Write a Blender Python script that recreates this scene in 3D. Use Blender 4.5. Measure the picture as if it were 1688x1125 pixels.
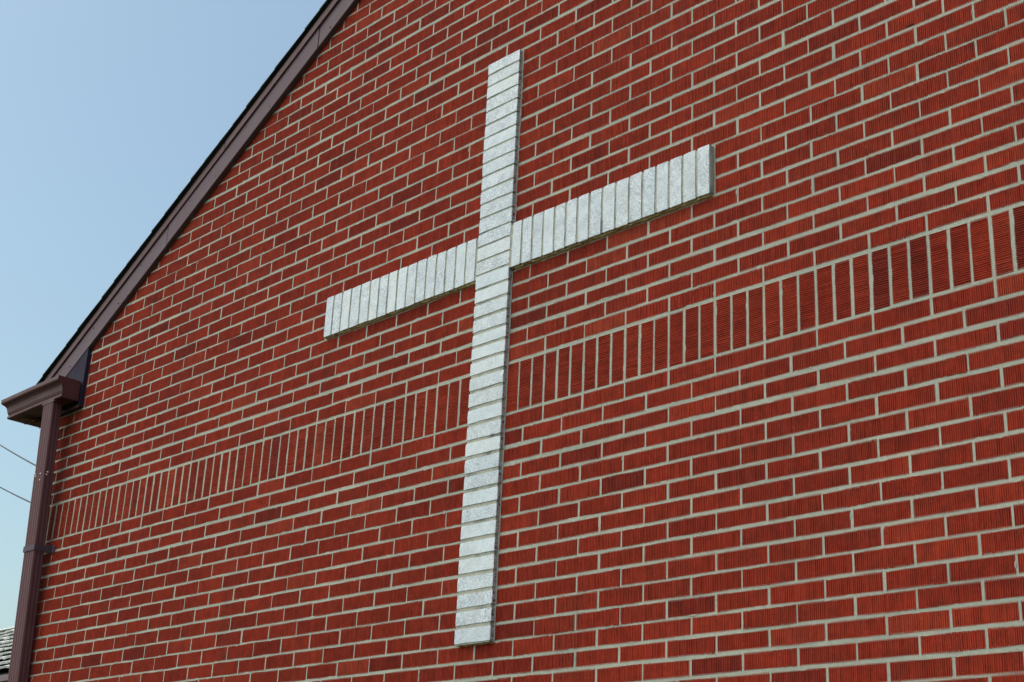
import bpy, bmesh, math, random
from mathutils import Vector, Matrix

# ------------------------------------------------------------------ clear
for o in list(bpy.data.objects):
    bpy.data.objects.remove(o, do_unlink=True)
SC = bpy.context.scene
COL = SC.collection
C = 0.0677                      # one brick course (m); the wall is measured in courses
Z0 = 25.776 * C + 1.6           # height of the soldier course's foot above the ground


def W(x, y, z):
    return Vector((x * C, y * C, z * C + Z0))


# ------------------------------------------------------------------ camera
CAM = W(60.3966, -53.7699, -25.7763)
RT = Vector((0.6976008, 0.7150045, 0.0460613))
UP = Vector((0.2270753, -0.2816061, 0.932274))
FW = Vector((-0.6795513, 0.6398957, 0.3588085))
FPX = 2411.03
cam_d = bpy.data.cameras.new('camera')
cam_d.sensor_fit = 'HORIZONTAL'
cam_d.sensor_width = 36.0
cam_d.lens = 36.0 * FPX / 1688.0
cam_d.clip_start = 0.05
cam_d.clip_end = 3000.0
cam = bpy.data.objects.new('camera', cam_d)
COL.objects.link(cam)
M = Matrix((RT, UP, -FW)).transposed().to_4x4()
M.translation = CAM
cam.matrix_world = M
SC.camera = cam


def pix(p):
    d = p - CAM
    w = d.dot(FW)
    if w < 0.05:
        return (1e6, 1e6)
    return (844 + FPX * d.dot(RT) / w, 562.5 - FPX * d.dot(UP) / w)


# ------------------------------------------------------------------ sky, sun, exposure
SUN_EL = math.radians(60)
SUN_DIR = Vector((-0.66, -0.75, 0)).normalized()      # horizontal direction towards the sun
world = bpy.data.worlds.new('World')
SC.world = world
world.use_nodes = True
nt = world.node_tree
nt.nodes.clear()
sky = nt.nodes.new('ShaderNodeTexSky')
sky.sky_type = 'NISHITA'
sky.sun_disc = False
sky.sun_elevation = SUN_EL
sky.sun_rotation = math.atan2(SUN_DIR.x, SUN_DIR.y)
sky.altitude = 50
sky.air_density = 1.2
sky.dust_density = 3.5
sky.ozone_density = 1.0
bg = nt.nodes.new('ShaderNodeBackground')
bg.inputs['Strength'].default_value = 0.15
out = nt.nodes.new('ShaderNodeOutputWorld')
tint = nt.nodes.new('ShaderNodeMix')                  # the camera's slightly green daylight balance, even over the whole sky
tint.data_type = 'RGBA'
tint.blend_type = 'MULTIPLY'
tint.inputs[0].default_value = 1.0
tint.inputs[7].default_value = (0.99, 1.075, 0.98, 1)
nt.links.new(sky.outputs[0], tint.inputs[6])
nt.links.new(tint.outputs[2], bg.inputs[0])
nt.links.new(bg.outputs[0], out.inputs[0])

sun_d = bpy.data.lights.new('sun', 'SUN')
sun_d.energy = 2.0
sun_d.angle = math.radians(120)
sun_d.color = (1.0, 0.97, 0.93)
sun = bpy.data.objects.new('sun', sun_d)
COL.objects.link(sun)
sd = Vector((SUN_DIR.x * math.cos(SUN_EL), SUN_DIR.y * math.cos(SUN_EL), math.sin(SUN_EL)))
sun.rotation_euler = sd.to_track_quat('Z', 'Y').to_euler()
sun.location = (0, -20, 30)

SC.view_settings.view_transform = 'Standard'
SC.view_settings.look = 'None'
SC.view_settings.exposure = 0.20
SC.view_settings.gamma = 1.0
SC.view_settings.use_curve_mapping = False


# ------------------------------------------------------------------ material helpers
class Mat:
    def __init__(s, name, rough=0.8, spec=0.3):
        s.m = bpy.data.materials.new(name)
        s.m.use_nodes = True
        s.t = s.m.node_tree
        s.t.nodes.clear()
        s.o = s.n('ShaderNodeOutputMaterial')
        s.b = s.n('ShaderNodeBsdfPrincipled')
        s.l(s.b.outputs[0], s.o.inputs[0])
        s.b.inputs['Roughness'].default_value = rough
        s.b.inputs['Specular IOR Level'].default_value = spec

    def n(s, typ, **kw):
        nd = s.t.nodes.new(typ)
        for k, v in kw.items():
            setattr(nd, k, v)
        return nd

    def l(s, a, b):
        s.t.links.new(a, b)

    def math(s, op, a, b=None, c=None, clamp=False):
        nd = s.n('ShaderNodeMath', operation=op, use_clamp=clamp)
        for i, v in enumerate((a, b, c)):
            if v is None:
                continue
            if isinstance(v, (int, float)):
                nd.inputs[i].default_value = v
            else:
                s.l(v, nd.inputs[i])
        return nd.outputs[0]

    def ramp(s, fac, stops, interp='LINEAR'):
        nd = s.n('ShaderNodeValToRGB')
        cr = nd.color_ramp
        cr.interpolation = interp
        while len(cr.elements) < len(stops):
            cr.elements.new(0.5)
        for e, (p, c) in zip(cr.elements, stops):
            e.position = p
            e.color = (c, c, c, 1) if isinstance(c, (int, float)) else (*c, 1)
        s.l(fac, nd.inputs[0])
        return nd.outputs[0]

    def noise(s, vec, scale, detail=4, rough=0.55):
        nd = s.n('ShaderNodeTexNoise')
        nd.inputs['Scale'].default_value = scale
        nd.inputs['Detail'].default_value = detail
        nd.inputs['Roughness'].default_value = rough
        if vec is not None:
            s.l(vec, nd.inputs['Vector'])
        return nd.outputs[0]

    def mapping(s, vec, scale):
        nd = s.n('ShaderNodeMapping')
        nd.inputs['Scale'].default_value = scale
        s.l(vec, nd.inputs['Vector'])
        return nd.outputs[0]

    def mix(s, fac, a, b, mode='MIX'):
        nd = s.n('ShaderNodeMix', data_type='RGBA', blend_type=mode)
        for i, v in ((0, fac), (6, a), (7, b)):
            if isinstance(v, (int, float)):
                nd.inputs[i].default_value = v
            elif isinstance(v, tuple):
                nd.inputs[i].default_value = (*v, 1)
            else:
                s.l(v, nd.inputs[i])
        return nd.outputs[2]

    def bump(s, h, strength=0.3, dist=0.002):
        nd = s.n('ShaderNodeBump')
        nd.inputs['Strength'].default_value = strength
        nd.inputs['Distance'].default_value = dist
        s.l(h, nd.inputs['Height'])
        s.l(nd.outputs[0], s.b.inputs['Normal'])

    def col(s, c):
        if isinstance(c, tuple):
            s.b.inputs['Base Color'].default_value = (*c, 1)
        else:
            s.l(c, s.b.inputs['Base Color'])

    def objpos(s):
        """object coordinates shifted by a random amount per object"""
        tc = s.n('ShaderNodeTexCoord')
        oi = s.n('ShaderNodeObjectInfo')
        k = s.math('MULTIPLY', oi.outputs['Random'], 37.0)
        cx = s.n('ShaderNodeCombineXYZ')
        for i in range(3):
            s.l(k, cx.inputs[i])
        ad = s.n('ShaderNodeVectorMath', operation='ADD')
        s.l(tc.outputs['Object'], ad.inputs[0])
        s.l(cx.outputs[0], ad.inputs[1])
        return ad.outputs[0], oi.outputs['Random'], tc

    def soil(s):
        """rain-borne dirt in soft vertical runs that cross bricks and joints alike"""
        P = s.worldpos()
        a = s.noise(s.mapping(P, (5.5, 5.5, .7)), 1.0, 5, .62)
        b = s.noise(P, 2.3, 4, .6)
        return s.math('MULTIPLY', s.ramp(a, [(.50, 0), (.78, .34)]), s.ramp(b, [(.40, .15), (.66, 1)]))

    def worldpos(s):
        return s.n('ShaderNodeNewGeometry').outputs['Position']


def make_brick_mat():
    m = Mat('red_rug_brick', 0.85, 0.14)
    P, rnd, tc = m.objpos()
    at = m.n('ShaderNodeAttribute', attribute_name='brick_rnd')
    r = m.math('FRACT', m.math('ADD', rnd, at.outputs['Fac']))
    base = m.ramp(r, [(0, (.195, .0215, .0125)), (.05, (.255, .0248, .0122)), (.30, (.286, .0278, .0125)), (.5, (.276, .0298, .0135)),
                      (.72, (.306, .0295, .0130)), (.95, (.322, .0340, .0148)), (1, (.35, .048, .022))])
    st = m.noise(m.mapping(P, (620, 90, 60)), 1.0, 4, .55)
    base = m.mix(1.0, base, m.ramp(st, [(.3, .82), (.52, 1.0), (.70, 1.24)]), 'MULTIPLY')
    bl = m.noise(P, 22, 4, .6)
    base = m.mix(1.0, base, m.ramp(bl, [(.28, (.74, .80, .86)), (.62, (1.08, 1.10, 1.06))]), 'MULTIPLY')
    big = m.noise(m.worldpos(), 1.1, 3, .5)
    base = m.mix(1.0, base, m.ramp(big, [(.3, .90), (.7, 1.08)]), 'MULTIPLY')
    base = m.mix(m.soil(), base, (.085, .045, .036))
    sp = m.noise(P, 210, 2, .5)
    base = m.mix(m.ramp(sp, [(.67, 0), (.73, .8)]), base, (.42, .13, .07))
    dk = m.noise(P, 150, 2, .5)
    base = m.mix(m.ramp(dk, [(.255, .8), (.31, 0)]), base, (.05, .018, .018))
    m.col(base)
    m.bump(m.noise(P, 600, 3, .6), .35, .0012)
    return m.m


def make_mortar_mat():
    m = Mat('grey_mortar', 0.92, 0.15)
    P = m.worldpos()
    a = m.noise(P, 3.0, 4, .6)
    base = m.ramp(a, [(.3, (.375, .385, .32)), (.55, (.45, .455, .375)), (.75, (.52, .51, .41))])
    b = m.noise(P, 240, 3, .7)
    base = m.mix(1.0, base, m.ramp(b, [(.3, .66), (.55, 1.0), (.75, 1.14)]), 'MULTIPLY')
    g = m.noise(P, 34, 4, .65)
    base = m.mix(m.ramp(g, [(.58, 0), (.74, .55)]), base, (.28, .29, .24))
    base = m.mix(m.soil(), base, (.13, .135, .115))
    m.col(base)
    m.bump(m.noise(P, 160, 5, .7), .8, .003)
    return m.m


def make_cross_mortar_mat():
    m = Mat('stained_cross_mortar', 0.95, 0.1)
    P = m.worldpos()
    a = m.noise(P, 9.0, 5, .65)
    base = m.ramp(a, [(.29, (.10, .105, .09)), (.37, (.30, .305, .26)), (.52, (.46, .45, .37))])
    b = m.noise(P, 260, 3, .7)
    base = m.mix(1.0, base, m.ramp(b, [(.3, .65), (.7, 1.2)]), 'MULTIPLY')
    m.col(base)
    m.bump(b, .8, .002)
    return m.m


def make_glaze_mat():
    m = Mat('white_glazed_brick', 0.38, 0.4)
    P, rnd, tc = m.objpos()
    plain = m.ramp(m.math('FRACT', m.math('MULTIPLY', rnd, 7.31)), [(.20, 0.40), (.30, 1.0)])
    tint = m.ramp(rnd, [(0, (.62, .685, .715)), (.5, (.665, .72, .74)), (1, (.655, .70, .695))])
    # fine blue grey speckle, denser in clouds
    tint = m.mix(m.ramp(m.math('FRACT', m.math('MULTIPLY', rnd, 3.17)), [(.74, 0), (.97, .45)]), tint, (.56, .63, .68))
    cloud = m.noise(P, 24, 3, .6)
    speck = m.noise(P, 260, 2, .6)
    thr = m.math('ADD', speck, m.math('MULTIPLY', cloud, .28))
    f = m.math('MULTIPLY', m.ramp(thr, [(.635, 0), (.695, .72)]), plain)
    base = m.mix(f, tint, (.22, .25, .30))
    fine = m.noise(P, 150, 3, .7)
    thr2 = m.math('ADD', fine, m.math('MULTIPLY', cloud, .25))
    base = m.mix(m.math('MULTIPLY', m.ramp(thr2, [(.68, 0), (.78, .45)]), plain), base, (.33, .36, .42))
    wide = m.noise(P, 38, 3, .7)
    base = m.mix(m.math('MULTIPLY', m.ramp(wide, [(.50, 0), (.74, .18)]), plain), base, (.52, .54, .60))
    worn = m.noise(P, 11, 4, .65)
    base = m.mix(m.ramp(worn, [(.50, 0), (.72, .38)]), base, (.40, .43, .43))
    # a few rust red blushes
    bl = m.noise(P, 13, 2, .5)
    bs = m.noise(P, 300, 3, .7)
    f3 = m.math('MULTIPLY', m.ramp(bl, [(.60, 0), (.70, 1)]), m.ramp(bs, [(.52, 0), (.62, .75)]))
    base = m.mix(m.math('MULTIPLY', f3, plain), base, (.30, .11, .10))
    # black pits
    pit = m.noise(P, 190, 1, .4)
    base = m.mix(m.ramp(pit, [(.25, .95), (.285, 0)]), base, (.05, .05, .055))
    # chipped edges show the red body
    sx = m.n('ShaderNodeSeparateXYZ')
    m.l(tc.outputs['Generated'], sx.inputs[0])
    ex = m.math('MINIMUM', sx.outputs[0], m.math('SUBTRACT', 1, sx.outputs[0]))
    ez = m.math('MINIMUM', sx.outputs[2], m.math('SUBTRACT', 1, sx.outputs[2]))
    ed = m.math('MINIMUM', ex, ez)
    ch = m.noise(P, 95, 4, .7)
    chip = m.math('GREATER_THAN', m.math('SUBTRACT', ch, m.math('MULTIPLY', ed, 5.0)), .60)
    base = m.mix(m.math('MULTIPLY', chip, .85), base, (.17, .075, .062))
    m.col(base)
    m.b.inputs['Coat Weight'].default_value = 0.15
    m.b.inputs['Coat Roughness'].default_value = 0.3
    m.bump(m.noise(P, 160, 3, .6), .25, .0015)
    return m.m


def make_body_mat():
    m = Mat('brick_body_weathered', 0.9, 0.15)
    P, rnd, tc = m.objpos()
    a = m.noise(P, 70, 4, .7)
    base = m.ramp(a, [(.38, (.06, .06, .06)), (.44, (.34, .10, .08)), (.50, (.56, .60, .60)), (.57, (.20, .21, .21)),
                      (.66, (.66, .70, .70))])
    m.col(base)
    m.bump(m.noise(P, 250, 4, .7), .7, .002)
    return m.m


def make_moss_mat():
    m = Mat('lichen_underside', 0.95, 0.1)
    P = m.worldpos()
    a = m.noise(P, 80, 4, .7)
    a = m.math('ADD', m.math('MULTIPLY', a, .55), m.math('MULTIPLY', m.noise(P, 17, 3, .6), .45))
    base = m.ramp(a, [(.36, (.10, .055, .04)), (.40, (.34, .15, .09)), (.48, (.56, .47, .25)), (.66, (.70, .66, .42))])
    m.col(base)
    m.bump(m.noise(P, 220, 4, .7), .9, .003)
    return m.m


def make_metal_mat(name, c, rough=0.55, spec=0.22, var=.10):
    m = Mat(name, rough, spec)
    P = m.worldpos()
    a = m.noise(P, 9, 4, .6)
    base = m.mix(1.0, c, m.ramp(a, [(.3, 1 - var), (.7, 1 + var)]), 'MULTIPLY')
    st = m.noise(m.mapping(P, (30, 30, 3)), 1.0, 4, .6)
    base = m.mix(m.ramp(st, [(.58, 0), (.80, .18)]), base, (.17, .105, .10))
    dust = m.noise(P, 330, 3, .6)
    base = m.mix(m.ramp(dust, [(.66, 0), (.75, .45)]), base, (.045, .035, .035))
    m.col(base)
    rr = m.ramp(a, [(.3, rough - .08), (.7, rough + .10)])
    m.l(rr, m.b.inputs['Roughness'])
    m.bump(m.noise(P, 7, 2, .5), .06, .004)
    return m.m


def make_plain(name, c, rough=.8, spec=.3, scale=20, var=.15, bump=0):
    m = Mat(name, rough, spec)
    P = m.worldpos()
    a = m.noise(P, scale, 4, .6)
    m.col(m.mix(1.0, c, m.ramp(a, [(.3, 1 - var), (.7, 1 + var)]), 'MULTIPLY'))
    if bump:
        m.bump(m.noise(P, scale * 6, 4, .6), .6, bump)
    return m.m


def make_shingle_mat(name, c0, c1):
    m = Mat(name, .95, .1)
    P, rnd, tc = m.objpos()
    base = m.ramp(rnd, [(0, c0), (1, c1)])
    g = m.noise(P, 260, 3, .7)
    base = m.mix(1.0, base, m.ramp(g, [(.3, .6), (.7, 1.35)]), 'MULTIPLY')
    s2 = m.noise(P, 6, 4, .6)
    base = m.mix(1.0, base, m.ramp(s2, [(.3, .8), (.7, 1.15)]), 'MULTIPLY')
    m.col(base)
    m.bump(g, .7, .003)
    return m.m


def make_ground_mat():
    m = Mat('mown_grass', .95, .1)
    P = m.worldpos()
    a = m.noise(P, .6, 5, .6)
    base = m.ramp(a, [(.3, (.045, .058, .026)), (.6, (.065, .082, .034)), (.8, (.09, .095, .045))])
    b = m.noise(P, 40, 3, .7)
    base = m.mix(1.0, base, m.ramp(b, [(.3, .7), (.7, 1.25)]), 'MULTIPLY')
    m.col(base)
    m.bump(b, 1.0, .03)
    return m.m


def make_sidewall_mat():
    m = Mat('plain_running_bond', .85, .2)
    tc = m.n('ShaderNodeTexCoord')
    sp = m.n('ShaderNodeSeparateXYZ')
    m.l(tc.outputs['Object'], sp.inputs[0])
    cx = m.n('ShaderNodeCombineXYZ')
    m.l(m.math('ADD', sp.outputs[0], sp.outputs[1]), cx.inputs[0])
    m.l(sp.outputs[2], cx.inputs[1])
    b = m.n('ShaderNodeTexBrick')
    b.inputs['Scale'].default_value = 1.0
    b.inputs['Brick Width'].default_value = 3 * C
    b.inputs['Row Height'].default_value = C
    b.inputs['Mortar Size'].default_value = .005
    b.inputs['Color1'].default_value = (.33, .034, .022, 1)
    b.inputs['Color2'].default_value = (.26, .028, .02, 1)
    b.inputs['Mortar'].default_value = (.45, .45, .38, 1)
    m.l(cx.outputs[0], b.inputs['Vector'])
    m.col(b.outputs['Color'])
    return m.m


MT = dict(brick=make_brick_mat(), mortar=make_mortar_mat(), cmortar=make_cross_mortar_mat(), glaze=make_glaze_mat(),
          body=make_body_mat(), moss=make_moss_mat(),
          fascia=make_metal_mat('mauve_fascia_metal', (.128, .084, .098), .55, .15),
          strip=make_metal_mat('mauve_drip_metal', (.145, .080, .082), .55, .15),
          panel=make_metal_mat('dark_slate_metal', (.030, .023, .042), .65, .06),
          gutter=make_metal_mat('brown_gutter_metal', (.092, .036, .037), .50, .18),
          spout=make_metal_mat('brown_downspout_metal', (.118, .052, .056), .55, .15),
          strap=make_metal_mat('dark_strap_metal', (.085, .060, .078), .55, .12),
          screw=make_plain('bright_screw', (.75, .75, .74), .35, .6, 50, .05),
          shingle=make_shingle_mat('dark_roof_shingle', (.030, .033, .036), (.055, .058, .06)),
          deck=make_plain('roof_deck', (.03, .03, .03), .95, .1),
          soffit=make_plain('brown_soffit', (.075, .048, .044), .7, .2),
          nest=make_plain('dried_debris', (.20, .12, .075), .95, .1, 60, .5, .004),
          side=make_sidewall_mat(), ground=make_ground_mat(),
          nshingle=make_shingle_mat('pale_grey_shingle', (.50, .51, .48), (.66, .66, .62)),
          nfascia=make_metal_mat('neighbour_fascia', (.16, .11, .13), .5),
          nwall=make_plain('neighbour_brown_siding', (.17, .10, .075), .8, .2, 8, .12),
          hole_shade=make_plain('painted_hole_shade', (.012, .011, .010), .95, .05),  # near-black colour standing for the shade inside the joint's gap
          wire=make_plain('black_cable', (.015, .02, .025), .6, .3))


# ------------------------------------------------------------------ object helpers
def link(name, me, mat=None, parent=None, mw=None):
    o = bpy.data.objects.new(name, me)
    COL.objects.link(o)
    if mat is not None and me is not None and not me.materials:
        for mm in (mat if isinstance(mat, (list, tuple)) else [mat]):
            me.materials.append(mm)
    if mw is not None:
        o.matrix_world = mw
    if parent is not None:
        o.parent = parent
        o.matrix_parent_inverse = PINV[parent.name]
    PINV[o.name] = (mw.inverted() if mw is not None else Matrix.Identity(4))
    return o


PINV = {}


def empty(name, loc, label, cat, group=None):
    o = bpy.data.objects.new(name, None)
    COL.objects.link(o)
    o.location = loc
    o.empty_display_size = .2
    PINV[o.name] = Matrix.Translation(-Vector(loc))
    o['label'] = label
    o['category'] = cat
    if group:
        o['group'] = group
    return o


def mesh(name, v, f, smooth=False, mi=None):
    me = bpy.data.meshes.new(name)
    me.from_pydata([tuple(p) for p in v], [], f)
    if mi:
        me.polygons.foreach_set('material_index', mi)
    if smooth:
        me.polygons.foreach_set('use_smooth', [True] * len(f))
    me.update()
    return me


def recalc(me):
    bm = bmesh.new()
    bm.from_mesh(me)
    bmesh.ops.recalc_face_normals(bm, faces=bm.faces)
    bm.to_mesh(me)
    bm.free()
    return me


def prism(poly, axis_a, axis_b):
    """closed prism between two copies of a polygon (lists of Vectors)"""
    n = len(axis_a)
    v = list(axis_a) + list(axis_b)
    f = [tuple(range(n))[::-1], tuple(range(n, 2 * n))]
    for i in range(n):
        j = (i + 1) % n
        f.append((i, j, n + j, n + i))
    return v, f


def box(x0, x1, y0, y1, z0, z1, bev=0.0, name='box'):
    """box in metres with optional bevel"""
    v = [Vector((x, y, z)) for x in (x0, x1) for y in (y0, y1) for z in (z0, z1)]
    f = [(0, 1, 3, 2), (4, 6, 7, 5), (0, 4, 5, 1), (2, 3, 7, 6), (0, 2, 6, 4), (1, 5, 7, 3)]
    me = mesh(name, v, f)
    bm = bmesh.new()
    bm.from_mesh(me)
    bmesh.ops.recalc_face_normals(bm, faces=bm.faces)
    if bev:
        bmesh.ops.bevel(bm, geom=bm.edges[:], offset=bev, segments=2, affect='EDGES', profile=.6)
    bm.to_mesh(me)
    bm.free()
    return me


# ------------------------------------------------------------------ wall layout (in courses)
KN = [(-52, -50.1), (-18, -17.5), (-12, -11.825), (-6, -5.955), (0, 0), (3, 3.065), (9, 8.88), (16, 15.83), (25, 25), (37, 36.764), (60, 59.76)]


def vw(v):
    for (a, p), (b, q) in zip(KN, KN[1:]):
        if v <= b:
            return p + (q - p) * (v - a) / (b - a)
    return v


XL, XR = -53.0, 56.0            # wall corners
GZ = -Z0 / C                    # ground level in courses
XA = 1.5                        # gable axis
SL = 0.5815


def rake(x):
    return 16.4 + SL * (min(x, 2 * XA - x) + 48.25)


def rake_x(z):
    """left x at which the rake line reaches height z"""
    return -48.25 + (z - 16.4) / SL


# ------------------------------------------------------------------ ground
g = mesh('ground', [(-900, -900, 0), (900, -900, 0), (900, 900, 0), (-900, 900, 0)], [(0, 1, 2, 3)])
go = link('ground', g, MT['ground'])
go['kind'] = 'structure'

# ------------------------------------------------------------------ the building
bld = empty('church_building', W(XA, 0, GZ), 'red brick gable end of a church with a soldier course and brown metal rake trim', 'building')
MREC = 0.020                    # mortar recess (courses)
MBACK = 0.16                    # mortar behind the bricks
# (the wall mesh itself, with its joints, follows once the bricks are laid out)
DEPTH = 11.0
for nm, x0, x1, y0, y1 in (('side_wall', XL * C + .004, XL * C + .25, .03, DEPTH), ('side_wall', XR * C - .25, XR * C - .004, .03, DEPTH),
                           ('back_wall', XL * C + .26, XR * C - .26, DEPTH - .25, DEPTH - .01)):
    link(nm, box(x0, x1, y0, y1, 0, rake(XL) * C + Z0 + .02, name=nm), MT['side'], bld)


def groove_profile(L, r, pitch=.1000):
    """list of (x, depth) across a combed brick face, in courses"""
    x = -L / 2
    pts = [(x, .030), (x + .012, 0.004)]
    x += .012 + r.uniform(.02, .05)
    end = L / 2 - .05
    while x < end:
        land = pitch * r.uniform(.38, .54)
        w = pitch * r.uniform(.46, .62)
        d = r.choice((.026, .032, .036, .040, .046)) * r.uniform(.85, 1.1)
        pts.append((x, r.uniform(0, .006)))
        pts.append((x + w * .28, d))
        pts.append((x + w * .72, d * r.uniform(.8, 1.0)))
        pts.append((x + w, r.uniform(0, .006)))
        x += w + land
    while pts and pts[-1][0] > L / 2 - .02:
        pts.pop()
    pts += [(L / 2 - .012, .004), (L / 2, .030)]
    return pts


def brick_geo(L, H, r, sloppy=1.0):
    """verts (courses, centred, front towards -y) and faces of a combed brick"""
    pr = groove_profile(L, r)
    n = len(pr)
    ph = r.uniform(0, 6.3)
    amp = r.uniform(.003, .016) * sloppy
    V = []
    chip = r.random() < .38
    cx, cw, cs = r.uniform(-L / 2, L / 2), r.uniform(.08, .30), r.choice((-1, 1))
    for sgn in (1, -1):
        for (x, d) in pr:
            z = sgn * (H / 2 + amp * math.sin(ph + x * 2.3 * sgn) + r.uniform(-.013, .008) * sloppy)
            if chip and sgn == cs and abs(x - cx) < cw:
                z -= sgn * .055 * (1 - (abs(x - cx) / cw) ** 2) * r.uniform(.85, 1)
            V.append((x, d + r.uniform(0, .004), z))
    b = .34
    V += [(L / 2, b, H / 2), (-L / 2, b, H / 2), (L / 2, b, -H / 2), (-L / 2, b, -H / 2)]
    F = []
    for i in range(n - 1):
        F.append((n + i, n + i + 1, i + 1, i))
    F.append(tuple(range(n)) + (2 * n, 2 * n + 1))
    F.append(tuple(range(2 * n - 1, n - 1, -1)) + (2 * n + 3, 2 * n + 2))
    F.append((0, 2 * n + 1, 2 * n + 3, n))
    F.append((n - 1, 2 * n - 1, 2 * n + 2, 2 * n))
    F.append((2 * n, 2 * n + 2, 2 * n + 3, 2 * n + 1))
    return V, F


def box_geo(L, H):
    V = [(x, y, z) for x in (-L / 2, L / 2) for y in (.006, .34) for z in (-H / 2, H / 2)]
    F = [(0, 1, 3, 2), (4, 6, 7, 5), (0, 4, 5, 1), (2, 3, 7, 6), (1, 5, 7, 3)]
    return V, F


rng = random.Random(11)
JT = {}


def jt(row):
    if row not in JT:
        JT[row] = rng.choice((.085, .110, .125, .135, .155, .195)) + rng.uniform(-.015, .015)
    return JT[row]


JT[3], JT[0] = .19, .14
CROSS_LO, CROSS_HI, ARM_LO, ARM_HI = -13, 24, 9, 12
bricks = []                     # (x0, x1, z0, z1)
joints = []                     # mortar strips (x0, x1, z0, z1)
for row in range(-50, 46):
    if row in (0, 1, 2):
        continue
    za, zb = vw(row) + jt(row) / 2, vw(row + 1) - jt(row + 1) / 2
    n = row - 3 if row >= 3 else -1 - row
    off = 0.0 if n % 2 == 0 else 1.5
    cuts = []
    if CROSS_LO <= row < CROSS_HI:
        cuts.append((0.0, 3.0))
    if ARM_LO <= row < ARM_HI:
        cuts[0] = (-15.0, 18.0)
    # free spans of this course
    zc = vw(row + 1) - 1.2
    lo = max(XL + .07, rake_x(zc) if zc > rake(XL) else XL + .07)
    hi = min(XR - .07, 2 * XA - rake_x(zc) if zc > rake(XR) else XR - .07)
    if hi - lo < .5:
        continue
    spans = [(lo, hi, 0, 0)]
    for a, b in cuts:
        spans = [(lo, a, 0, 1), (b, hi, 1, 0)]
    for s0, s1, cl, cr in spans:
        prev = None
        for zz, hh in ((vw(row), jt(row)), (vw(row + 1), jt(row + 1))):
            joints.append((s0, s1, zz - hh / 2 - .05, zz + hh / 2 + .05))
        k = math.floor((s0 - off) / 3.0)
        x = off + 3 * k
        while x < s1:
            a, b = max(x, s0), min(x + 3, s1)
            if b - a > .35:
                ja = rng.uniform(.030, .088)
                jb = rng.uniform(.030, .088)
                if a == s0 and cl:
                    ja = .07
                if b == s1 and cr:
                    jb = .07
                if a == s0 and not cl:
                    ja = 0
                if b == s1 and not cr:
                    jb = 0
                bricks.append((a + ja, b - jb, za, zb))
                if prev is not None:
                    joints.append((prev - .035, a + ja + .035, za - .03, zb + .03))
                elif cl:
                    joints.append((a - .05, a + ja + .03, za - .03, zb + .03))
                if cr and b == s1:
                    joints.append((b - jb - .03, b + .05, za - .03, zb + .03))
                prev = b - jb
            x += 3


def seen(x0, x1, z0, z1):
    q = [pix(W(x, 0, z)) for x, z in ((x0, z0), (x1, z0), (x1, z1), (x0, z1))]
    ar = abs(sum(q[i][0] * q[(i + 1) % 4][1] - q[(i + 1) % 4][0] * q[i][1] for i in range(4))) / 2
    cx = sum(p[0] for p in q) / 4
    cy = sum(p[1] for p in q) / 4
    inside = -10 < cx < 1698 and -8 < cy < 1133
    near = -260 < cx < 1950 and -220 < cy < 1345
    return ar if inside else 0, near


info = []
for i, b in enumerate(bricks):
    ar, near = seen(*b)
    info.append((ar, i, near))
order = sorted(info, reverse=True)
single = {i for ar, i, nr in order[:300] if ar > 0}

# soldier layout
sol = []
prev = None
for k in range(int(XL), int(XR)):
    if 0 <= k < 3:
        prev = None
        continue
    a, b = k + rng.uniform(.045, .10), k + 1 - rng.uniform(.045, .10)
    if k == -1:
        b = k + 1 - .07
    if k == 3:
        a = k + .07
    sol.append((a, b, vw(0) + .075, vw(3) - .095))
    joints.append(((prev if prev is not None else a - .12) - .03, a + .03, vw(0) - .05, vw(3) + .05))
    if k == -1:
        joints.append((b - .03, b + .12, vw(0) - .05, vw(3) + .05))
    prev = b
# the mortar: a backing slab and the joints standing out of it
mv = [W(XL + .05, MBACK, GZ), W(XR - .05, MBACK, GZ), W(XR - .05, MBACK, rake(XR) + 1.2), W(XA, MBACK, rake(XA) + 1.2), W(XL + .05, MBACK, rake(XL) + 1.2)]
mv, mf = prism(None, mv, [p + Vector((0, .25, 0)) for p in mv])
for x0, x1, z0, z1 in joints:
    nseg = max(1, int((x1 - x0) / 1.5))
    k = len(mv)
    d0 = rng.uniform(-.003, .003)
    for q in range(nseg + 1):
        x = x0 + (x1 - x0) * q / nseg
        y = MREC + d0 + rng.uniform(-.004, .010)
        mv += [W(x, y, z0), W(x, y, z1), W(x, MBACK + .05, z0), W(x, MBACK + .05, z1)]
    for q in range(nseg):
        c0 = k + 4 * q
        mf += [(c0, c0 + 4, c0 + 5, c0 + 1), (c0 + 1, c0 + 5, c0 + 7, c0 + 3), (c0, c0 + 2, c0 + 6, c0 + 4)]
    mf += [(k, k + 1, k + 3, k + 2), (k + 4 * nseg, k + 4 * nseg + 2, k + 4 * nseg + 3, k + 4 * nseg + 1)]
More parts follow.
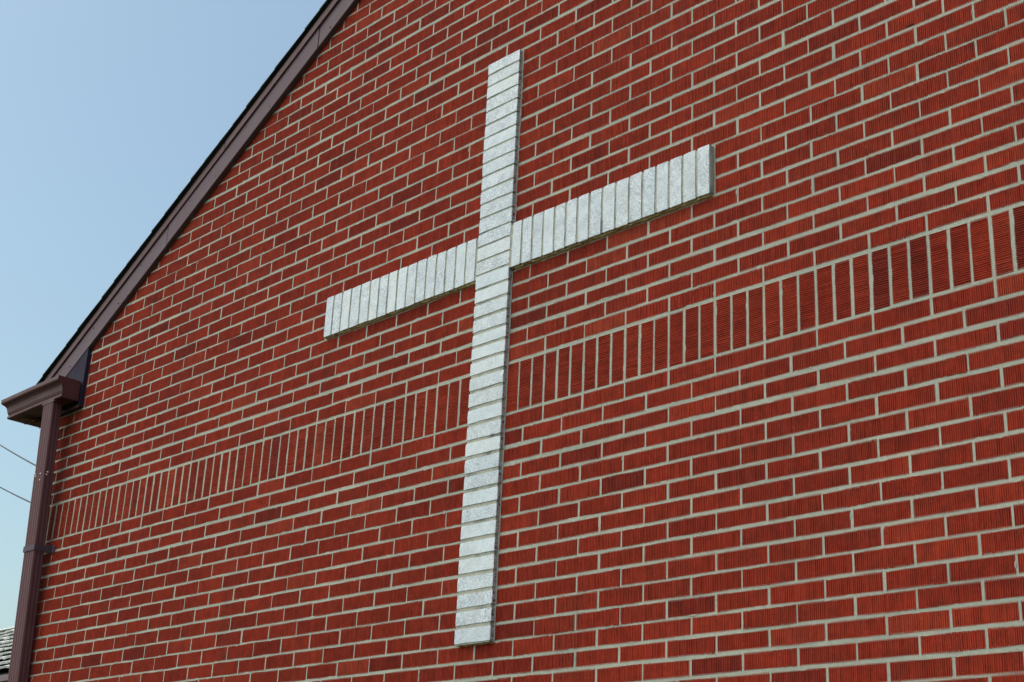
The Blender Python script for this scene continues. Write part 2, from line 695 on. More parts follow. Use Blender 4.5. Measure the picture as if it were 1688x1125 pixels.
# smears and dabs of mortar left on the brick edges
for x0, x1, z0, z1 in bricks:
    if rng.random() > .20:
        continue
    if rng.random() < .55:
        cx, cz, wx, wz = rng.uniform(x0, x1), rng.choice((z0, z1)), rng.uniform(.08, .38), rng.uniform(.025, .06)
    else:
        cx, cz, wx, wz = rng.choice((x0, x1)), rng.uniform(z0, z1), rng.uniform(.025, .065), rng.uniform(.06, .25)
    k = len(mv)
    npt = 8
    ctr = W(cx, -.004, cz)
    mv.append(ctr)
    for q in range(npt):
        a = 2 * math.pi * q / npt
        rr = rng.uniform(.55, 1.1)
        mv.append(W(cx + wx * rr * math.cos(a), .006, cz + wz * rr * math.sin(a)))
    for q in range(npt):
        mv.append(mv[k + 1 + q] + Vector((0, .05 * C, 0)))
    for q in range(npt):
        j = (q + 1) % npt
        mf += [(k, k + 1 + j, k + 1 + q), (k + 1 + q, k + 1 + j, k + 1 + npt + j, k + 1 + npt + q)]
wall = link('gable_wall', mesh('gable_wall', mv, mf), MT['mortar'], bld)
link('hole_shade_block', box(29.55 * C, 29.98 * C, -.004 * C, .2 * C, 13.965 * C + Z0, 14.045 * C + Z0, .002), MT['hole_shade'], wall)  # solid block, its dark colour painted in for the shade inside a hole

# shared meshes for whole bricks
H0 = .84
VAR = []
for k in range(14):
    r = random.Random(100 + k)
    Vb, Fb = brick_geo(2.855, H0, r)
    VAR.append(mesh('brick', [Vector(p) * C for p in Vb], Fb))
    VAR[-1].materials.append(MT['brick'])
SV, SF, SA = [], [], []
for ar, i, near in info:
    x0, x1, z0, z1 = bricks[i]
    L, H = x1 - x0, z1 - z0
    cx, cz = (x0 + x1) / 2, (z0 + z1) / 2
    dy = rng.uniform(-.010, .006)
    rot = math.radians(rng.gauss(0, .30))
    cz += rng.uniform(-.016, .016)
    tilt = math.radians(rng.gauss(0, .18))
    if i in single:
        if abs(L - 2.855) < .12:
            me = rng.choice(VAR)
            sx, sz = L / 2.855, H / H0
            if rng.random() < .5:
                sx = sx
        else:
            Vb, Fb = brick_geo(L, H, rng)
            me = mesh('brick', [Vector(p) * C for p in Vb], Fb)
            me.materials.append(MT['brick'])
            sx = sz = 1
        fl = rng.random() < .5 and me in VAR      # turned half way round for variety
        mw = Matrix.Translation(W(cx, dy, cz)) @ Matrix.Rotation(rot + (math.pi if fl else 0), 4, 'Y') @ Matrix.Rotation(tilt, 4, 'Z') @ Matrix.Diagonal((sx, 1, sz, 1))
        link('brick', me, None, wall, mw)
    else:
        if near:
            Vb, Fb = brick_geo(L, H, rng)
        else:
            Vb, Fb = box_geo(L, H)
        k = len(SV)
        ct, s_ = math.cos(rot), math.sin(rot)
        tt = math.tan(tilt)
        for (x, y, z) in Vb:
            SV.append(W(cx + x * ct + z * s_, y + dy + x * tt, cz + z * ct - x * s_))
        SF += [tuple(k + q for q in fc) for fc in Fb]
        SA += [rng.random()] * len(Fb)
me = mesh('brick_field', SV, SF)
at = me.attributes.new('brick_rnd', 'FLOAT', 'FACE')
at.data.foreach_set('value', SA)
bf = link('brick_field', me, MT['brick'], wall)
bf['kind'] = 'stuff'

# soldier course: upright bricks, combing runs across
SVAR = []
for k in range(10):
    r = random.Random(400 + k)
    Vb, Fb = brick_geo(2.88, .845, r, .8)
    SVAR.append(mesh('soldier_brick', [Vector((-p[2], p[1], p[0])) * C for p in Vb], Fb))
    SVAR[-1].materials.append(MT['brick'])
    SVAR[-1].flip_normals()
    recalc(SVAR[-1])
for a, b, z0, z1 in sol:
    me = rng.choice(SVAR)
    fl = rng.random() < .5
    mw = (Matrix.Translation(W((a + b) / 2, rng.uniform(-.010, .006), (z0 + z1) / 2 + rng.uniform(-.015, .015)))
          @ Matrix.Rotation(math.radians(rng.gauss(0, .18)) + (math.pi if fl else 0), 4, 'Y')
          @ Matrix.Diagonal(((b - a) / .845, 1, (z1 - z0) / 2.88, 1)))
    link('soldier_brick', me, None, wall, mw)

# ------------------------------------------------------------------ roof and rake trim
RT_ = MT


def rake_board(name, o0, o1, y0, y1, cuts, mat, parent=bld):
    """lengths of board following both rakes: offsets o0..o1 above the rake line, y0..y1, lapped at the cuts"""
    for side, k in [(a, b) for a in (0, 1) for b in range(len(cuts) - 1)]:
        def X(x):
            return x if side == 0 else 2 * XA - x
        xe, xa = cuts[k], cuts[k + 1] - .03
        A, B = [], []
        lap = -.028 * (k % 2)
        for y, dst in ((y0 + lap, A), (y1, B)):
            for x, o in ((xe, o0 + lap * .6), (xa, o0 + lap * .6), (xa, o1), (xe, o1)):
                dst.append(W(X(x), y, rake(x) + o))
        v, f = prism(None, A, B)
        me = recalc(mesh(name, v, f))
        bm = bmesh.new()
        bm.from_mesh(me)
        bmesh.ops.bevel(bm, geom=bm.edges[:], offset=.0025, segments=2, affect='EDGES')
        bm.to_mesh(me)
        bm.free()
        link(name, me, mat, parent)


rake_board('rake_fascia', -.20, 1.60, -.38, .40, (-56.0, -37.5, -19.0, 1.5), MT['fascia'])
rake_board('drip_strip', 1.64, 2.34, -.52, .40, (-57.7, -30.2, 1.5), MT['strip'])

# nail heads along the fascia
nb_ = bpy.data.meshes.new('nail')
bm = bmesh.new()
bmesh.ops.create_uvsphere(bm, u_segments=8, v_segments=5, radius=.055 * C)
bm.to_mesh(nb_)
bm.free()
nb_.materials.append(MT['strap'])
rn = random.Random(77)
for k in range(16):
    xx = -54.0 + k * 3.3 + rn.uniform(-.5, .5)
    link('nail', nb_, None, bld, Matrix.Translation(W(xx, -.40, rake(xx) + (.25 if k % 2 else 1.2) + rn.uniform(-.1, .1))))

# roof deck (two slopes) and shingle courses at the rake
EX = -58.2                      # eave edge of the roof
dv = []
for y in (-.50, (DEPTH + .2) / C):
    for o in (2.36, 2.60):
        for x in (EX, XA, 2 * XA - EX):
            dv.append(W(x, y, rake(x) + o))
df = [(0, 1, 4, 3), (1, 2, 5, 4), (6, 9, 10, 7), (7, 10, 11, 8), (3, 4, 10, 9), (4, 5, 11, 10), (0, 6, 7, 1), (1, 7, 8, 2), (0, 3, 9, 6), (2, 8, 11, 5)]
roof = link('roof', recalc(mesh('roof', dv, df)), MT['deck'], bld)
ca, sa = math.cos(math.atan(SL)), math.sin(math.atan(SL))
EXPO = 2.0                      # shingle exposure along the slope
slope_len = (XA - EX) / ca
nshing = int(slope_len / EXPO) + 1
rs = random.Random(5)


def shingle_geo(wdt, ln, r):
    """one thick laminated shingle, local x up the slope, y across, z normal"""
    n = 6
    V, F = [], []
    t = .11
    for i in range(n + 1):
        y = wdt * i / n
        x0 = r.uniform(-.04, .04)
        V += [(x0, y, 0), (x0, y, t * r.uniform(.85, 1.2)), (ln, y, 0), (ln, y, .04)]
    for i in range(n):
        a, b = 4 * i, 4 * i + 4
        F += [(a, b, b + 1, a + 1), (a + 1, b + 1, b + 3, a + 3), (a + 2, a + 3, b + 3, b + 2), (a, a + 2, b + 2, b)]
    F += [(0, 1, 3, 2), (4 * n, 4 * n + 2, 4 * n + 3, 4 * n + 1)]
    return V, F


SHV = []
for k in range(5):
    Vb, Fb = shingle_geo(13.0, EXPO * 1.6, random.Random(60 + k))
    SHV.append(recalc(mesh('shingle', [Vector(p) * C for p in Vb], Fb)))
    SHV[-1].materials.append(MT['shingle'])
for side in (0, 1):
    for i in range(nshing):
        s = i * EXPO - .35
        x = EX + s * ca
        if x > XA - 1.6:
            continue
        z = rake(EX) + 2.61 + s * sa + .0
        yj = -.76 + rs.uniform(-.022, .022)
        ux = Vector((ca, 0, sa))
        uz = Vector((-sa, 0, ca))
        if side:
            ux.x, uz.x, x = -ux.x, -uz.x, 2 * XA - x
        # butt rides on the course below
        tl = math.radians(0.9)
        ux2 = (ux * math.cos(tl) - uz * math.sin(tl))
        uz2 = (uz * math.cos(tl) + ux * math.sin(tl))
        mw = Matrix((ux2, Vector((0, 1, 0)), uz2)).transposed().to_4x4()
        mw.translation = W(x, yj, z) + uz * (.05 * C)
        link('shingle', rs.choice(SHV), None, roof, mw)
# rest of the roof covering: real courses across the depth
RV, RF = [], []
for side in (0, 1):
    for i in range(nshing):
        s = i * EXPO - .2
        x = EX + s * ca
        if x > XA - 1.0:
            continue
        z = rake(EX) + 2.62 + s * sa
        k = len(RV)
        for y in (13.0, (DEPTH + .3) / C):
            for ds, dz in ((0, .10), (0, .20), (EXPO * 1.3, .03)):
                xx = x + ds * ca
                RV.append(W(2 * XA - xx if side else xx, y, z + ds * sa + dz))
        RF += [(k, k + 3, k + 4, k + 1), (k + 1, k + 4, k + 5, k + 2), (k, k + 1, k + 2), (k + 3, k + 5, k + 4)]
rc = link('shingle_field', recalc(mesh('shingle_field', RV, RF)), MT['shingle'], roof)
rc['kind'] = 'stuff'
rcap = [W(XA - 2.2, -.8, rake(XA - 2.2) + 2.85), W(XA, -.8, rake(XA) + 3.0), W(XA + 2.2, -.8, rake(XA - 2.2) + 2.85), W(XA, -.8, rake(XA) + 2.7)]
v, f = prism(None, rcap, [p + Vector((0, DEPTH + .35, 0)) for p in rcap])
link('ridge_cap', recalc(mesh('ridge_cap', v, f)), MT['shingle'], roof)

# boxed eave return under the rake, both ends
RX = -48.2                      # inner end of the return
RB = 11.02                      # its underside
for side in (0, 1):
    def X(x):
        return x if side == 0 else 2 * XA - x
    P0 = [(-57.6, 11.62), (-53.1, 11.62), (-53.1, RB), (RX, RB), (RX, rake(RX) - .1), (-57.6, rake(-57.6) + .6)]
    v, f = prism(None, [W(X(x), -.335, z) for x, z in P0], [W(X(x), .0, z) for x, z in P0])
    link('return_panel', recalc(mesh('return_panel', v, f)), MT['panel'], bld)
    # folded edge along the foot of the return
    P1 = [(-53.1, RB - .10), (RX - .05, RB - .10), (RX - .05, RB + .16), (-53.1, RB + .16)]
    v, f = prism(None, [W(X(x), -.40, z) for x, z in P1], [W(X(x), -.338, z) for x, z in P1])
    link('return_edge', recalc(mesh('return_edge', v, f)), MT['gutter'], bld)
    xs = sorted((X(-57.6), X(XL)))
    link('eave_soffit', box(xs[0] * C, xs[1] * C, .002, DEPTH, (11.56) * C + Z0, (11.76) * C + Z0), MT['soffit'], bld)
    xs = sorted((X(-57.6), X(-57.3)))
    link('eave_fascia', box(xs[0] * C, xs[1] * C, .002, DEPTH, (11.77) * C + Z0, (rake(-57.6) + 2.2) * C + Z0), MT['fascia'], bld)

# ------------------------------------------------------------------ gutter
gut = empty('rain_gutter', W(-53, -1.4, 11.5), 'brown ogee rain gutter with end cap turning the corner below the roof', 'gutter')
# profile: (out from the back, height), outer skin then inner skin
KP = [(.02, 13.22), (.02, 11.52), (1.38, 11.50), (1.46, 11.50), (1.52, 11.56), (1.53, 11.66), (1.50, 11.76), (1.44, 11.80), (1.50, 11.92),
      (1.56, 12.08), (1.60, 12.30), (1.66, 12.50), (1.78, 12.66), (1.92, 12.76), (2.02, 12.84), (2.06, 12.94), (2.06, 13.22), (1.84, 13.25),
      (1.84, 13.15), (1.98, 13.10), (1.98, 12.95), (1.88, 12.85), (1.74, 12.74), (1.60, 12.56), (1.53, 12.32), (1.49, 12.08), (1.44, 11.94), (1.36, 11.80),
      (1.42, 11.68), (1.42, 11.58), (.09, 11.60), (.09, 13.22)]
XB = -56.60                     # back of the side leg
YB = -.40                       # back of the front leg
secs = []
secs.append([W(-48.45, YB - o, z) for o, z in KP])
secs.append([W(-50.2, YB - o, z - .004) for o, z in KP])
secs.append([W(-53.3, YB - o, z + .012) for o, z in KP])
secs.append([W(XB - o, YB - o, z - .05) for o, z in KP])
secs.append([W(XB - o, 9, z - .06) for o, z in KP])
secs.append([W(XB - o, DEPTH / C, z - .1) for o, z in KP])
n = len(KP)
gvv = [p for s in secs for p in s]
gf = []
for k in range(len(secs) - 1):
    for i in range(n):
        j = (i + 1) % n
        gf.append((k * n + i, k * n + j, (k + 1) * n + j, (k + 1) * n + i))
gf.append(tuple(range(n))[::-1])
gf.append(tuple(range((len(secs) - 1) * n, len(secs) * n)))
gm = recalc(mesh('gutter_trough', gvv, gf))
trough = link('trough', gm, MT['gutter'], gut)
cap = [W(-48.45 + .02, YB - o, z) for o, z in KP[:17]]
cap2 = [p + Vector((.04 * C, 0, 0)) for p in cap]
v, f = prism(None, cap, cap2)
endcap = link('end_cap', recalc(mesh('end_cap', v, f)), MT['gutter'], gut)
# rolled rim on the cap
rimv, rimf = [], []
rp = [(o, z) for o, z in KP[1:17]]
for xo in (-.03, .10):
    for grow in (-.035, .035):
        for o, z in rp:
            rimv.append(W(-48.45 + xo, YB - o - grow * (0.9 if o > .5 else 0), z - (grow if o < 1.4 and z < 11.6 else 0)))
m_ = len(rp)
for i in range(m_ - 1):
    a = lambda s, g, q: (s * 2 + g) * m_ + q
    rimf += [(a(0, 1, i), a(0, 1, i + 1), a(1, 1, i + 1), a(1, 1, i)), (a(1, 0, i), a(1, 0, i + 1), a(1, 1, i + 1), a(1, 1, i)),
             (a(0, 0, i), a(1, 0, i), a(1, 0, i + 1), a(0, 0, i + 1))]
link('cap_rim', recalc(mesh('cap_rim', rimv, rimf)), MT['gutter'], endcap)
# mitre strip round the outside corner and hangers in the trough
ms = [[W(XB - o * 1.012 - .0 + d, YB - o * 1.012 - d * .0, z - .055) for o, z in KP[2:17]] for d in (.0, .9)]
for hx in (-50.2, -52.6, -55.2):
    link('hanger', box((hx - .12) * C, (hx + .12) * C, (YB - 1.95) * C, (YB - .1) * C, 13.06 * C + Z0, 13.10 * C + Z0, .001), MT['gutter'], gut)
# outlet seam under the trough
link('outlet', box(-51.6 * C, -49.55 * C, -1.98 * C, -1.0 * C, 11.30 * C + Z0, 11.515 * C + Z0, .002), MT['gutter'], gut)
# scrap of dried debris hanging under the corner
r = random.Random(8)
nv, nf = [], []
for k in range(60):
    a = Vector((r.uniform(-57.4, -55.6), r.uniform(-1.3, .9), r.uniform(11.18, 11.46)))
    d = Vector((r.uniform(-.5, .5), r.uniform(-.6, .6), r.uniform(-.14, .04)))
    wv = Vector((r.uniform(-.05, .05), r.uniform(-.05, .05), .05))
    b0 = len(nv)
    for p in (a - d * .5, a + d * .5):
        for q in (wv, -wv, Vector((.04, -.04, .0))):
            nv.append(W(*(p + q)))
    nf += [(b0, b0 + 1, b0 + 4, b0 + 3), (b0 + 1, b0 + 2, b0 + 5, b0 + 4), (b0 + 2, b0, b0 + 3, b0 + 5)]
db = link('leaf_debris', mesh('leaf_debris', nv, nf), MT['nest'], gut)
db['kind'] = 'stuff'

# ------------------------------------------------------------------ downspout
dsp = empty('downspout', W(-50.6, -.6, GZ), 'ribbed brown rectangular downspout strapped to the corner of the brick wall', 'downspout')


def ds_y(z):
    return -1.44 + (9.4 - max(z, -16.0)) * .0404


def rect_prof(hx, hy, ribs=4, dep=.03):
    """rectangular pipe outline with ribs on all four faces and round corners (x, y)"""
    pts = []

    def face(p, q, nrm, nr):
        L = (Vector(q) - Vector(p)).length
        for i in range(nr):
            for t, d in ((.10, 0), (.30, 0), (.42, -dep), (.78, -dep), (.90, 0)):
                u = (i + t) / nr
                pts.append((p[0] + (q[0] - p[0]) * u + nrm[0] * d, p[1] + (q[1] - p[1]) * u + nrm[1] * d))
    c = .13

    def corner(cx, cy, a0):
        for k in range(4):
            a = math.radians(a0 + 30 * k)
            pts.append((cx + c * math.cos(a), cy + c * math.sin(a)))
    corner(hx - c, hy - c, 0)
    face((hx - c, hy), (-hx + c, hy), (0, 1), ribs)
    corner(-hx + c, hy - c, 90)
    face((-hx, hy - c), (-hx, -hy + c), (-1, 0), 2)
    corner(-hx + c, -hy + c, 180)
    face((-hx + c, -hy), (hx - c, -hy), (0, -1), ribs)
    corner(hx - c, -hy + c, 270)
    face((hx, -hy + c), (hx, hy - c), (1, 0), 2)
    return pts


def pipe(name, zs, hx, hy, parent, mat, xc=-50.575, flare=None):
    pr = rect_prof(hx, hy)
    n = len(pr)
    v, f = [], []
    for k, z in enumerate(zs):
        s = 1.0 if flare is None else flare[k]
        for x, y in pr:
            v.append(W(xc + x * s, ds_y(z) + y * s, z))
    for k in range(len(zs) - 1):
        for i in range(n):
            j = (i + 1) % n
            f.append((k * n + i, k * n + j, (k + 1) * n + j, (k + 1) * n + i))
    f += [tuple(range(n))[::-1], tuple(range((len(zs) - 1) * n, len(zs) * n))]
    return link(name, recalc(mesh(name, v, f)), mat, parent)


SEAM = 5.15
pipe('pipe_section', [11.4, 10, 8, SEAM - .05], .875, .44, dsp, MT['spout'], flare=[1, 1, 1, .985])
pipe('pipe_section', [SEAM + .30, SEAM, 0, -6, -16, -30, GZ + 1.2], .90, .465, dsp, MT['spout'], flare=[1.0, 1, 1, 1, 1, 1, 1])
# seam collar with screws
scz = SEAM + .12
for sx_, sy_, dz in ((-.62, -.48, .12), (.30, -.48, .0), (.36, -.48, -.55), (.915, -.16, .10), (.915, -.22, -.12), (-.5, -.48, -.10)):
    me = bpy.data.meshes.new('screw')
    bm = bmesh.new()
    bmesh.ops.create_uvsphere(bm, u_segments=8, v_segments=6, radius=.07 * C)
    for q in bm.verts:
        if sx_ > .9:
            q.co.x *= .5
        else:
            q.co.y *= .5
    bm.to_mesh(me)
    bm.free()
    link('screw', me, MT['screw'], dsp, Matrix.Translation(W(-50.575 + sx_, ds_y(scz) + sy_, scz + dz)))
# strap band with a tab screwed to the wall
SZ = -.85
sp_o = [(-.93, .5), (-.93, -.50), (.93, -.50), (.93, .5)]
sv, sf = [], []
for z in (SZ - .24, SZ + .24):
    for gx in (-.02, .012):
        for x, y in sp_o:
            sv.append(W(-50.575 + x + math.copysign(gx, x), ds_y(SZ) + y + (-gx if y < 0 else 0), z))
for i in range(3):
    sf += [(4 + i, 5 + i, 13 + i, 12 + i), (i, 8 + i, 9 + i, 1 + i), (8 + i, 12 + i, 13 + i, 9 + i), (i, i + 1, 5 + i, 4 + i)]
strap = link('strap', recalc(mesh('strap', sv, sf)), MT['strap'], dsp)
link('strap_tab', box((-50.575 + .93) * C, (-50.575 + 1.02) * C, (ds_y(SZ) + .5) * C, -.07 * C, (SZ - .34) * C + Z0, (SZ + .34) * C + Z0, .001), MT['strap'], strap)
link('strap_tab', box((-50.575 + .93) * C, (-50.575 + 1.55) * C, -.066 * C, -.02 * C, (SZ - .30) * C + Z0, (SZ + .30) * C + Z0, .001), MT['strap'], strap)
# shoe at the foot
link('shoe', box((-50.575 - .92) * C, (-50.575 + .92) * C, (ds_y(-20) - 3.2) * C, (ds_y(-20) + .46) * C, .02, .10, .01), MT['spout'], dsp)

# ------------------------------------------------------------------ white glazed brick cross
crs = empty('brick_cross', W(1.5, -.15, -12.82), 'tall cross of speckled white glazed bricks standing proud of the red brick wall', 'cross')
PRO = -.29                      # how far the faces stand proud


def white_brick(x0, x1, z0, z1, parent, r, bottom_moss):
    L, H = (x1 - x0), (z1 - z0)
    cx, cz = (x0 + x1) / 2, (z0 + z1) / 2
    D = .62
    me = bpy.data.meshes.new('brick')
    bm = bmesh.new()
    nx, nz = (8, 2) if L > H else (2, 8)
    # front grid with uneven rim
    fr = [[None] * (nz + 1) for _ in range(nx + 1)]
    for i in range(nx + 1):
        for j in range(nz + 1):
            x = -L / 2 + L * i / nx
            z = -H / 2 + H * j / nz
            ei, ej = i in (0, nx), j in (0, nz)
            if ei:
                x += r.uniform(-.012, .012)
            if ej:
                z += r.uniform(-.012, .012)
            fr[i][j] = bm.verts.new((x, r.uniform(-.006, .006) + (.012 if ei and ej else 0), z))
    ffs = []
    for i in range(nx):
        for j in range(nz):
            ffs.append(bm.faces.new((fr[i][j], fr[i + 1][j], fr[i + 1][j + 1], fr[i][j + 1])))
    ring = [fr[i][0] for i in range(nx + 1)] + [fr[nx][j] for j in range(1, nz + 1)] + [fr[i][nz] for i in range(nx - 1, -1, -1)] + [fr[0][j] for j in range(nz - 1, 0, -1)]
    back = [bm.verts.new((v_.co.x, D, v_.co.z)) for v_ in ring]
    bev = [bm.verts.new((v_.co.x * (1 + .012), v_.co.y + .028, v_.co.z * (1 + .02))) for v_ in ring]
    nn = len(ring)
    for i in range(nn):
        j = (i + 1) % nn
        f1 = bm.faces.new((ring[i], bev[i], bev[j], ring[j]))
        f1.material_index = 0
        f2 = bm.faces.new((bev[i], back[i], back[j], bev[j]))
        mz = (ring[i].co.z + ring[j].co.z) / 2
        f2.material_index = 2 if (bottom_moss and mz < -H / 2 + .02) else 1
    fb = bm.faces.new(back[::-1])
    fb.material_index = 1
    bmesh.ops.recalc_face_normals(bm, faces=bm.faces)
    for q in bm.verts:
        q.co *= C
    bm.to_mesh(me)
    bm.free()
    for mm in (MT['glaze'], MT['body'], MT['moss']):
        me.materials.append(mm)
    mw = Matrix.Translation(W(cx, PRO + r.uniform(-.008, .004), cz)) @ Matrix.Rotation(math.radians(r.gauss(0, .25)), 4, 'Y') @ Matrix.Rotation(math.radians(r.gauss(0, .15)), 4, 'Z')
    return link('brick', me, None, parent, mw)


JZ = [23.90, 23.04, 22.20, 21.32, 20.38, 19.43, 18.53, 17.66, 16.74, 15.82, 14.86, 13.92, 12.95, 11.95, 11.05, 10.10, 9.19, 8.25, 7.31, 6.38,
      5.43, 4.57, 3.70, 2.74, 1.79, .79, -.22, -1.22, -2.19, -3.20, -4.16, -5.10, -6.05, -7.00, -7.96, -8.96, -9.94, -10.88, -11.82, -12.82]
LX = [-14.85, -13.97, -13.07, -12.10, -11.08, -10.10, -9.16, -8.24, -7.33, -6.39, -5.44, -4.52, -3.58, -2.68, -1.77, -.85, .10]
RXS = [3.13, 4.00, 4.86, 5.75, 6.65, 7.56, 8.47, 9.40, 10.35, 11.35, 12.35, 13.31, 14.26, 15.18, 16.10, 17.05, 17.98]
rc_ = random.Random(21)
core = box(.23 * C, 2.95 * C, (PRO + .034) * C, .40 * C, -12.80 * C + Z0, 23.84 * C + Z0, name='upright')
upright = link('upright', core, MT['cmortar'], crs)
for a, b in zip(JZ[1:], JZ):
    t = .072 if b > 9 else .108
    jx = rc_.uniform(-.02, .03)
    white_brick(.19 + jx, 3.0 + jx * .5, a + t + rc_.uniform(-.01, .01), b - t + rc_.uniform(-.012, .012), upright, rc_, a < -12.5)
for xs, e0, e1 in ((LX, -14.80, .20), (RXS, 2.98, 17.93)):
    core = box(e0 * C, e1 * C, (PRO + .036) * C, .40 * C, 8.99 * C + Z0, 11.72 * C + Z0, name='crossarm')
    arm = link('crossarm', core, MT['cmortar'], crs)
    for a, b in zip(xs, xs[1:]):
        dz = rc_.uniform(-.018, .018)
        white_brick(a + .080 + rc_.uniform(-.01, .01), b - .080 + rc_.uniform(-.01, .01), 8.955 + dz, 11.77 + dz * .6, arm, rc_, True)


def fillet(x0, x1, z, dn, parent, seed):
    """uneven mortar bed under the projecting bricks"""
    r = random.Random(seed)
    n = max(6, int((x1 - x0) * 6))
    v, f = [], []
    for i in range(n + 1):
        x = x0 + (x1 - x0) * i / n
        k = r.uniform(.6, 1.25)
        v += [W(x, PRO + .10 + r.uniform(-.03, .06), z), W(x, PRO * .45 + r.uniform(-.04, .04), z - dn * k * .75), W(x, .03, z - dn * k), W(x, .25, z - dn), W(x, .25, z)]
    for i in range(n):
        for q in range(5):
            a, b = 5 * i + q, 5 * i + (q + 1) % 5
            f.append((a, a + 5, b + 5, b))
    f += [tuple(range(5)), tuple(range(5 * n, 5 * n + 5))[::-1]]
    link('mortar_fillet', recalc(mesh('mortar_fillet', v, f)), MT['moss'], parent)


fillet(-14.78, .15, 8.945, .10, crs, 1)
fillet(3.08, 17.9, 8.945, .10, crs, 2)
fillet(.24, 2.95, -12.775, .09, crs, 3)
# stained joint down the right edge of the upright and round the head
for a, b, x0, x1 in ((11.80, 23.9, 3.0, 3.10), (-12.8, 8.92, 3.0, 3.075)):
    n = 60
    r = random.Random(int(a * 7) + 99)
    v, f = [], []
    for i in range(n + 1):
        z = a + (b - a) * i / n
        v += [W(x0 - .04, -.030 + r.uniform(-.02, .02), z), W(x1 + r.uniform(-.02, .03), -.006 + r.uniform(-.010, .010), z), W(x1 + .02, .25, z), W(x0 - .06, .25, z)]
    for i in range(n):
        for q in range(4):
            c0, c1 = 4 * i + q, 4 * i + (q + 1) % 4
            f.append((c0, c0 + 4, c1 + 4, c1))
    f += [(0, 1, 2, 3), (4 * n + 3, 4 * n + 2, 4 * n + 1, 4 * n)]
    link('edge_joint', recalc(mesh('edge_joint', v, f)), MT['cmortar' if a > 0 else 'mortar'], crs)

# ------------------------------------------------------------------ neighbouring house, far left
nb = empty('neighbour_house', (-11.5, 4.6, 0), 'low house behind the downspout with a pale grey shingled roof', 'house')
NX0, NX1, NY, NZ = -19.0, -7.6, 3.10, 3.435
NS = .5
link('wall', box(NX0 + .2, NX1 - .2, NY + .06, NY + 5.3, 0, NZ - .035, name='wall'), MT['nwall'], nb)
nvs = []
RD = 2.72
for x in (NX0, NX1):
    for y, z in ((NY, NZ), (NY, NZ + .10), (NY + RD, NZ + .10 + RD * NS), (NY + 2 * RD, NZ + .10), (NY + 2 * RD, NZ), (NY + RD, NZ + RD * NS)):
        nvs.append(Vector((x, y, z)))
v, f = prism(None, nvs[:6], nvs[6:])
nroof = link('roof', recalc(mesh('roof', v, f)), MT['deck'], nb)
link('fascia', box(NX0, NX1, NY - .07, NY - .004, NZ + .005, NZ + .07, .004), MT['nfascia'], nb)
link('soffit', box(NX0, NX1, NY + .002, NY + .30, NZ - .03, NZ - .005), MT['soffit'], nb)
r = random.Random(33)
NSH = []
for k in range(6):
    rr = random.Random(70 + k)
    V, F = [], []
    wd, ln, n = .42, .40, 5
    for i in range(n + 1):
        x = wd * i / n
        y0 = rr.uniform(-.02, .02)
        zz = rr.uniform(-.008, .012)
        V += [(x, y0, .020 + zz), (x, y0, .042 + zz), (x, ln, .0), (x, ln, .012)]
    for i in range(n):
        a, b = 4 * i, 4 * i + 4
        F += [(a, b, b + 1, a + 1), (a + 1, b + 1, b + 3, a + 3), (a + 2, a + 3, b + 3, b + 2), (a, a + 2, b + 2, b)]
    F += [(0, 1, 3, 2), (4 * n, 4 * n + 2, 4 * n + 3, 4 * n + 1)]
    NSH.append(recalc(mesh('shingle', V, F)))
    NSH[-1].materials.append(MT['nshingle'])
al = math.atan(NS)
for i in range(10):
    s = i * .302 - .03
    x = NX0 + r.uniform(-.2, 0) + (0.2 if i % 2 else 0)
    while x < NX1 - .2:
        tl = al - math.radians(5.0)
        mw = Matrix.Translation((x, NY + s * math.cos(al), NZ + .105 + s * math.sin(al) + .024 + r.uniform(0, .008))) @ Matrix.Rotation(tl, 4, 'X')
        link('shingle', r.choice(NSH), None, nroof, mw)
        x += .425
rp_ = [Vector((0, NY + RD - .16, NZ + .10 + RD * NS + .01)), Vector((0, NY + RD, NZ + .10 + RD * NS + .085)), Vector((0, NY + RD + .16, NZ + .10 + RD * NS + .01))]
v, f = prism(None, [p + Vector((NX0, 0, 0)) for p in rp_], [p + Vector((NX1, 0, 0)) for p in rp_])
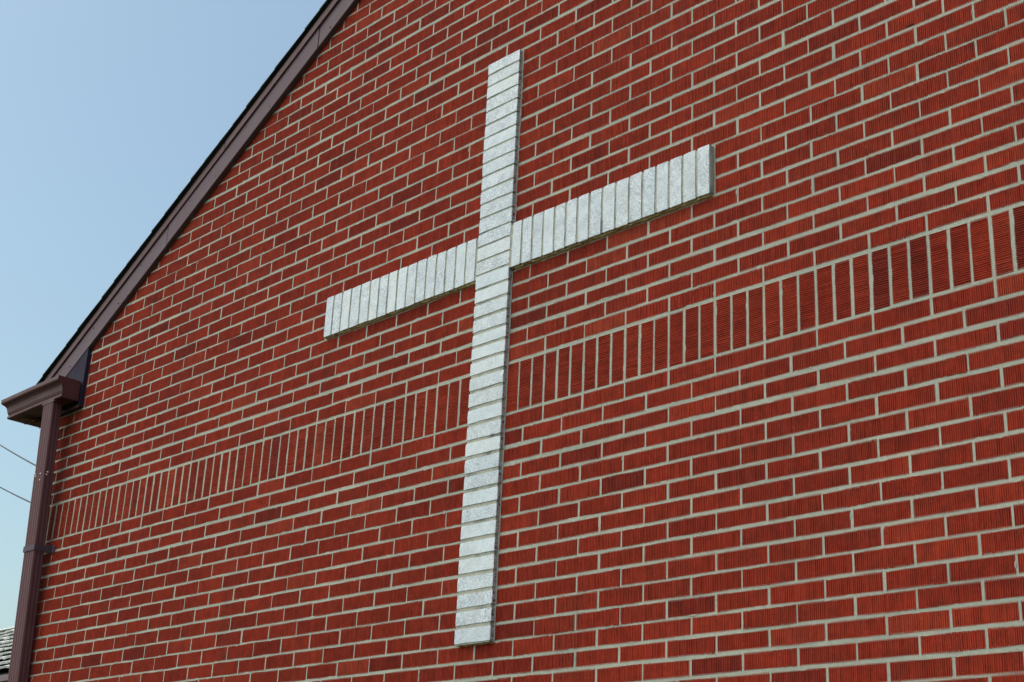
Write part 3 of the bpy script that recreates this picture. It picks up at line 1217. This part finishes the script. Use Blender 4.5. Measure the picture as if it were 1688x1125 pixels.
link('ridge_cap', recalc(mesh('ridge_cap', v, f)), MT['nshingle'], nroof)


# ------------------------------------------------------------------ overhead service wires
def ray(px, py):
    d = RT * ((px - 844) / FPX) + UP * (-(py - 562.5) / FPX) + FW
    return d / math.hypot(d.x, d.y)


def wire(p0, p1, label, yend):
    # far point on the first sight line, near end fixed to the side wall of the building
    A = CAM + ray(*p0) * 20.0
    E = None
    k = (p1[1] - p0[1]) / (p1[0] - p0[0])
    best = 1e9
    px = p1[0]
    while px < 260:
        d = ray(px, p0[1] + k * (px - p0[0]))
        t = (XL * C - CAM.x) / d.x
        q = CAM + d * t
        if abs(q.y - yend) < best:
            best, E = abs(q.y - yend), q
        px += 1
    B = A + (A - E) * 1.6
    B.z = A.z + (A.z - E.z) * 1.75
    n = 40
    ctr = []
    for i in range(n + 1):
        t = i / n
        p = E.lerp(B, t)
        ta = (A - E).length / (B - E).length
        # shallow sag that passes through A
        zA = E.z + (A.z - E.z)
        q = t / ta
        lin = E.z + (B.z - E.z) * t
        sagA = (E.z + (B.z - E.z) * ta) - zA
        p.z = lin - sagA * (t * (1 - t)) / (ta * (1 - ta))
        ctr.append(p)
    rad = .0085
    v, f = [], []
    for i, p in enumerate(ctr):
        tg = (ctr[min(i + 1, n)] - ctr[max(i - 1, 0)]).normalized()
        s = tg.cross(Vector((0, 0, 1))).normalized()
        u = s.cross(tg)
        for q in range(6):
            a = q * math.pi / 3
            v.append(p + s * math.cos(a) * rad + u * math.sin(a) * rad)
    for i in range(n):
        for q in range(6):
            f.append((6 * i + q, 6 * i + (q + 1) % 6, 6 * i + 6 + (q + 1) % 6, 6 * i + 6 + q))
    o = link('overhead_wire', recalc(mesh('overhead_wire', v, f, True)), MT['wire'])
    o['label'] = label
    o['category'] = 'wire'
    o['group'] = 'service wires left of the building'
    return o


wire((0, 736), (63, 767), 'upper of two thin black overhead wires left of the downspout', 1.2)
wire((0, 805), (55, 828), 'lower of two thin black overhead wires left of the downspout', 1.6)
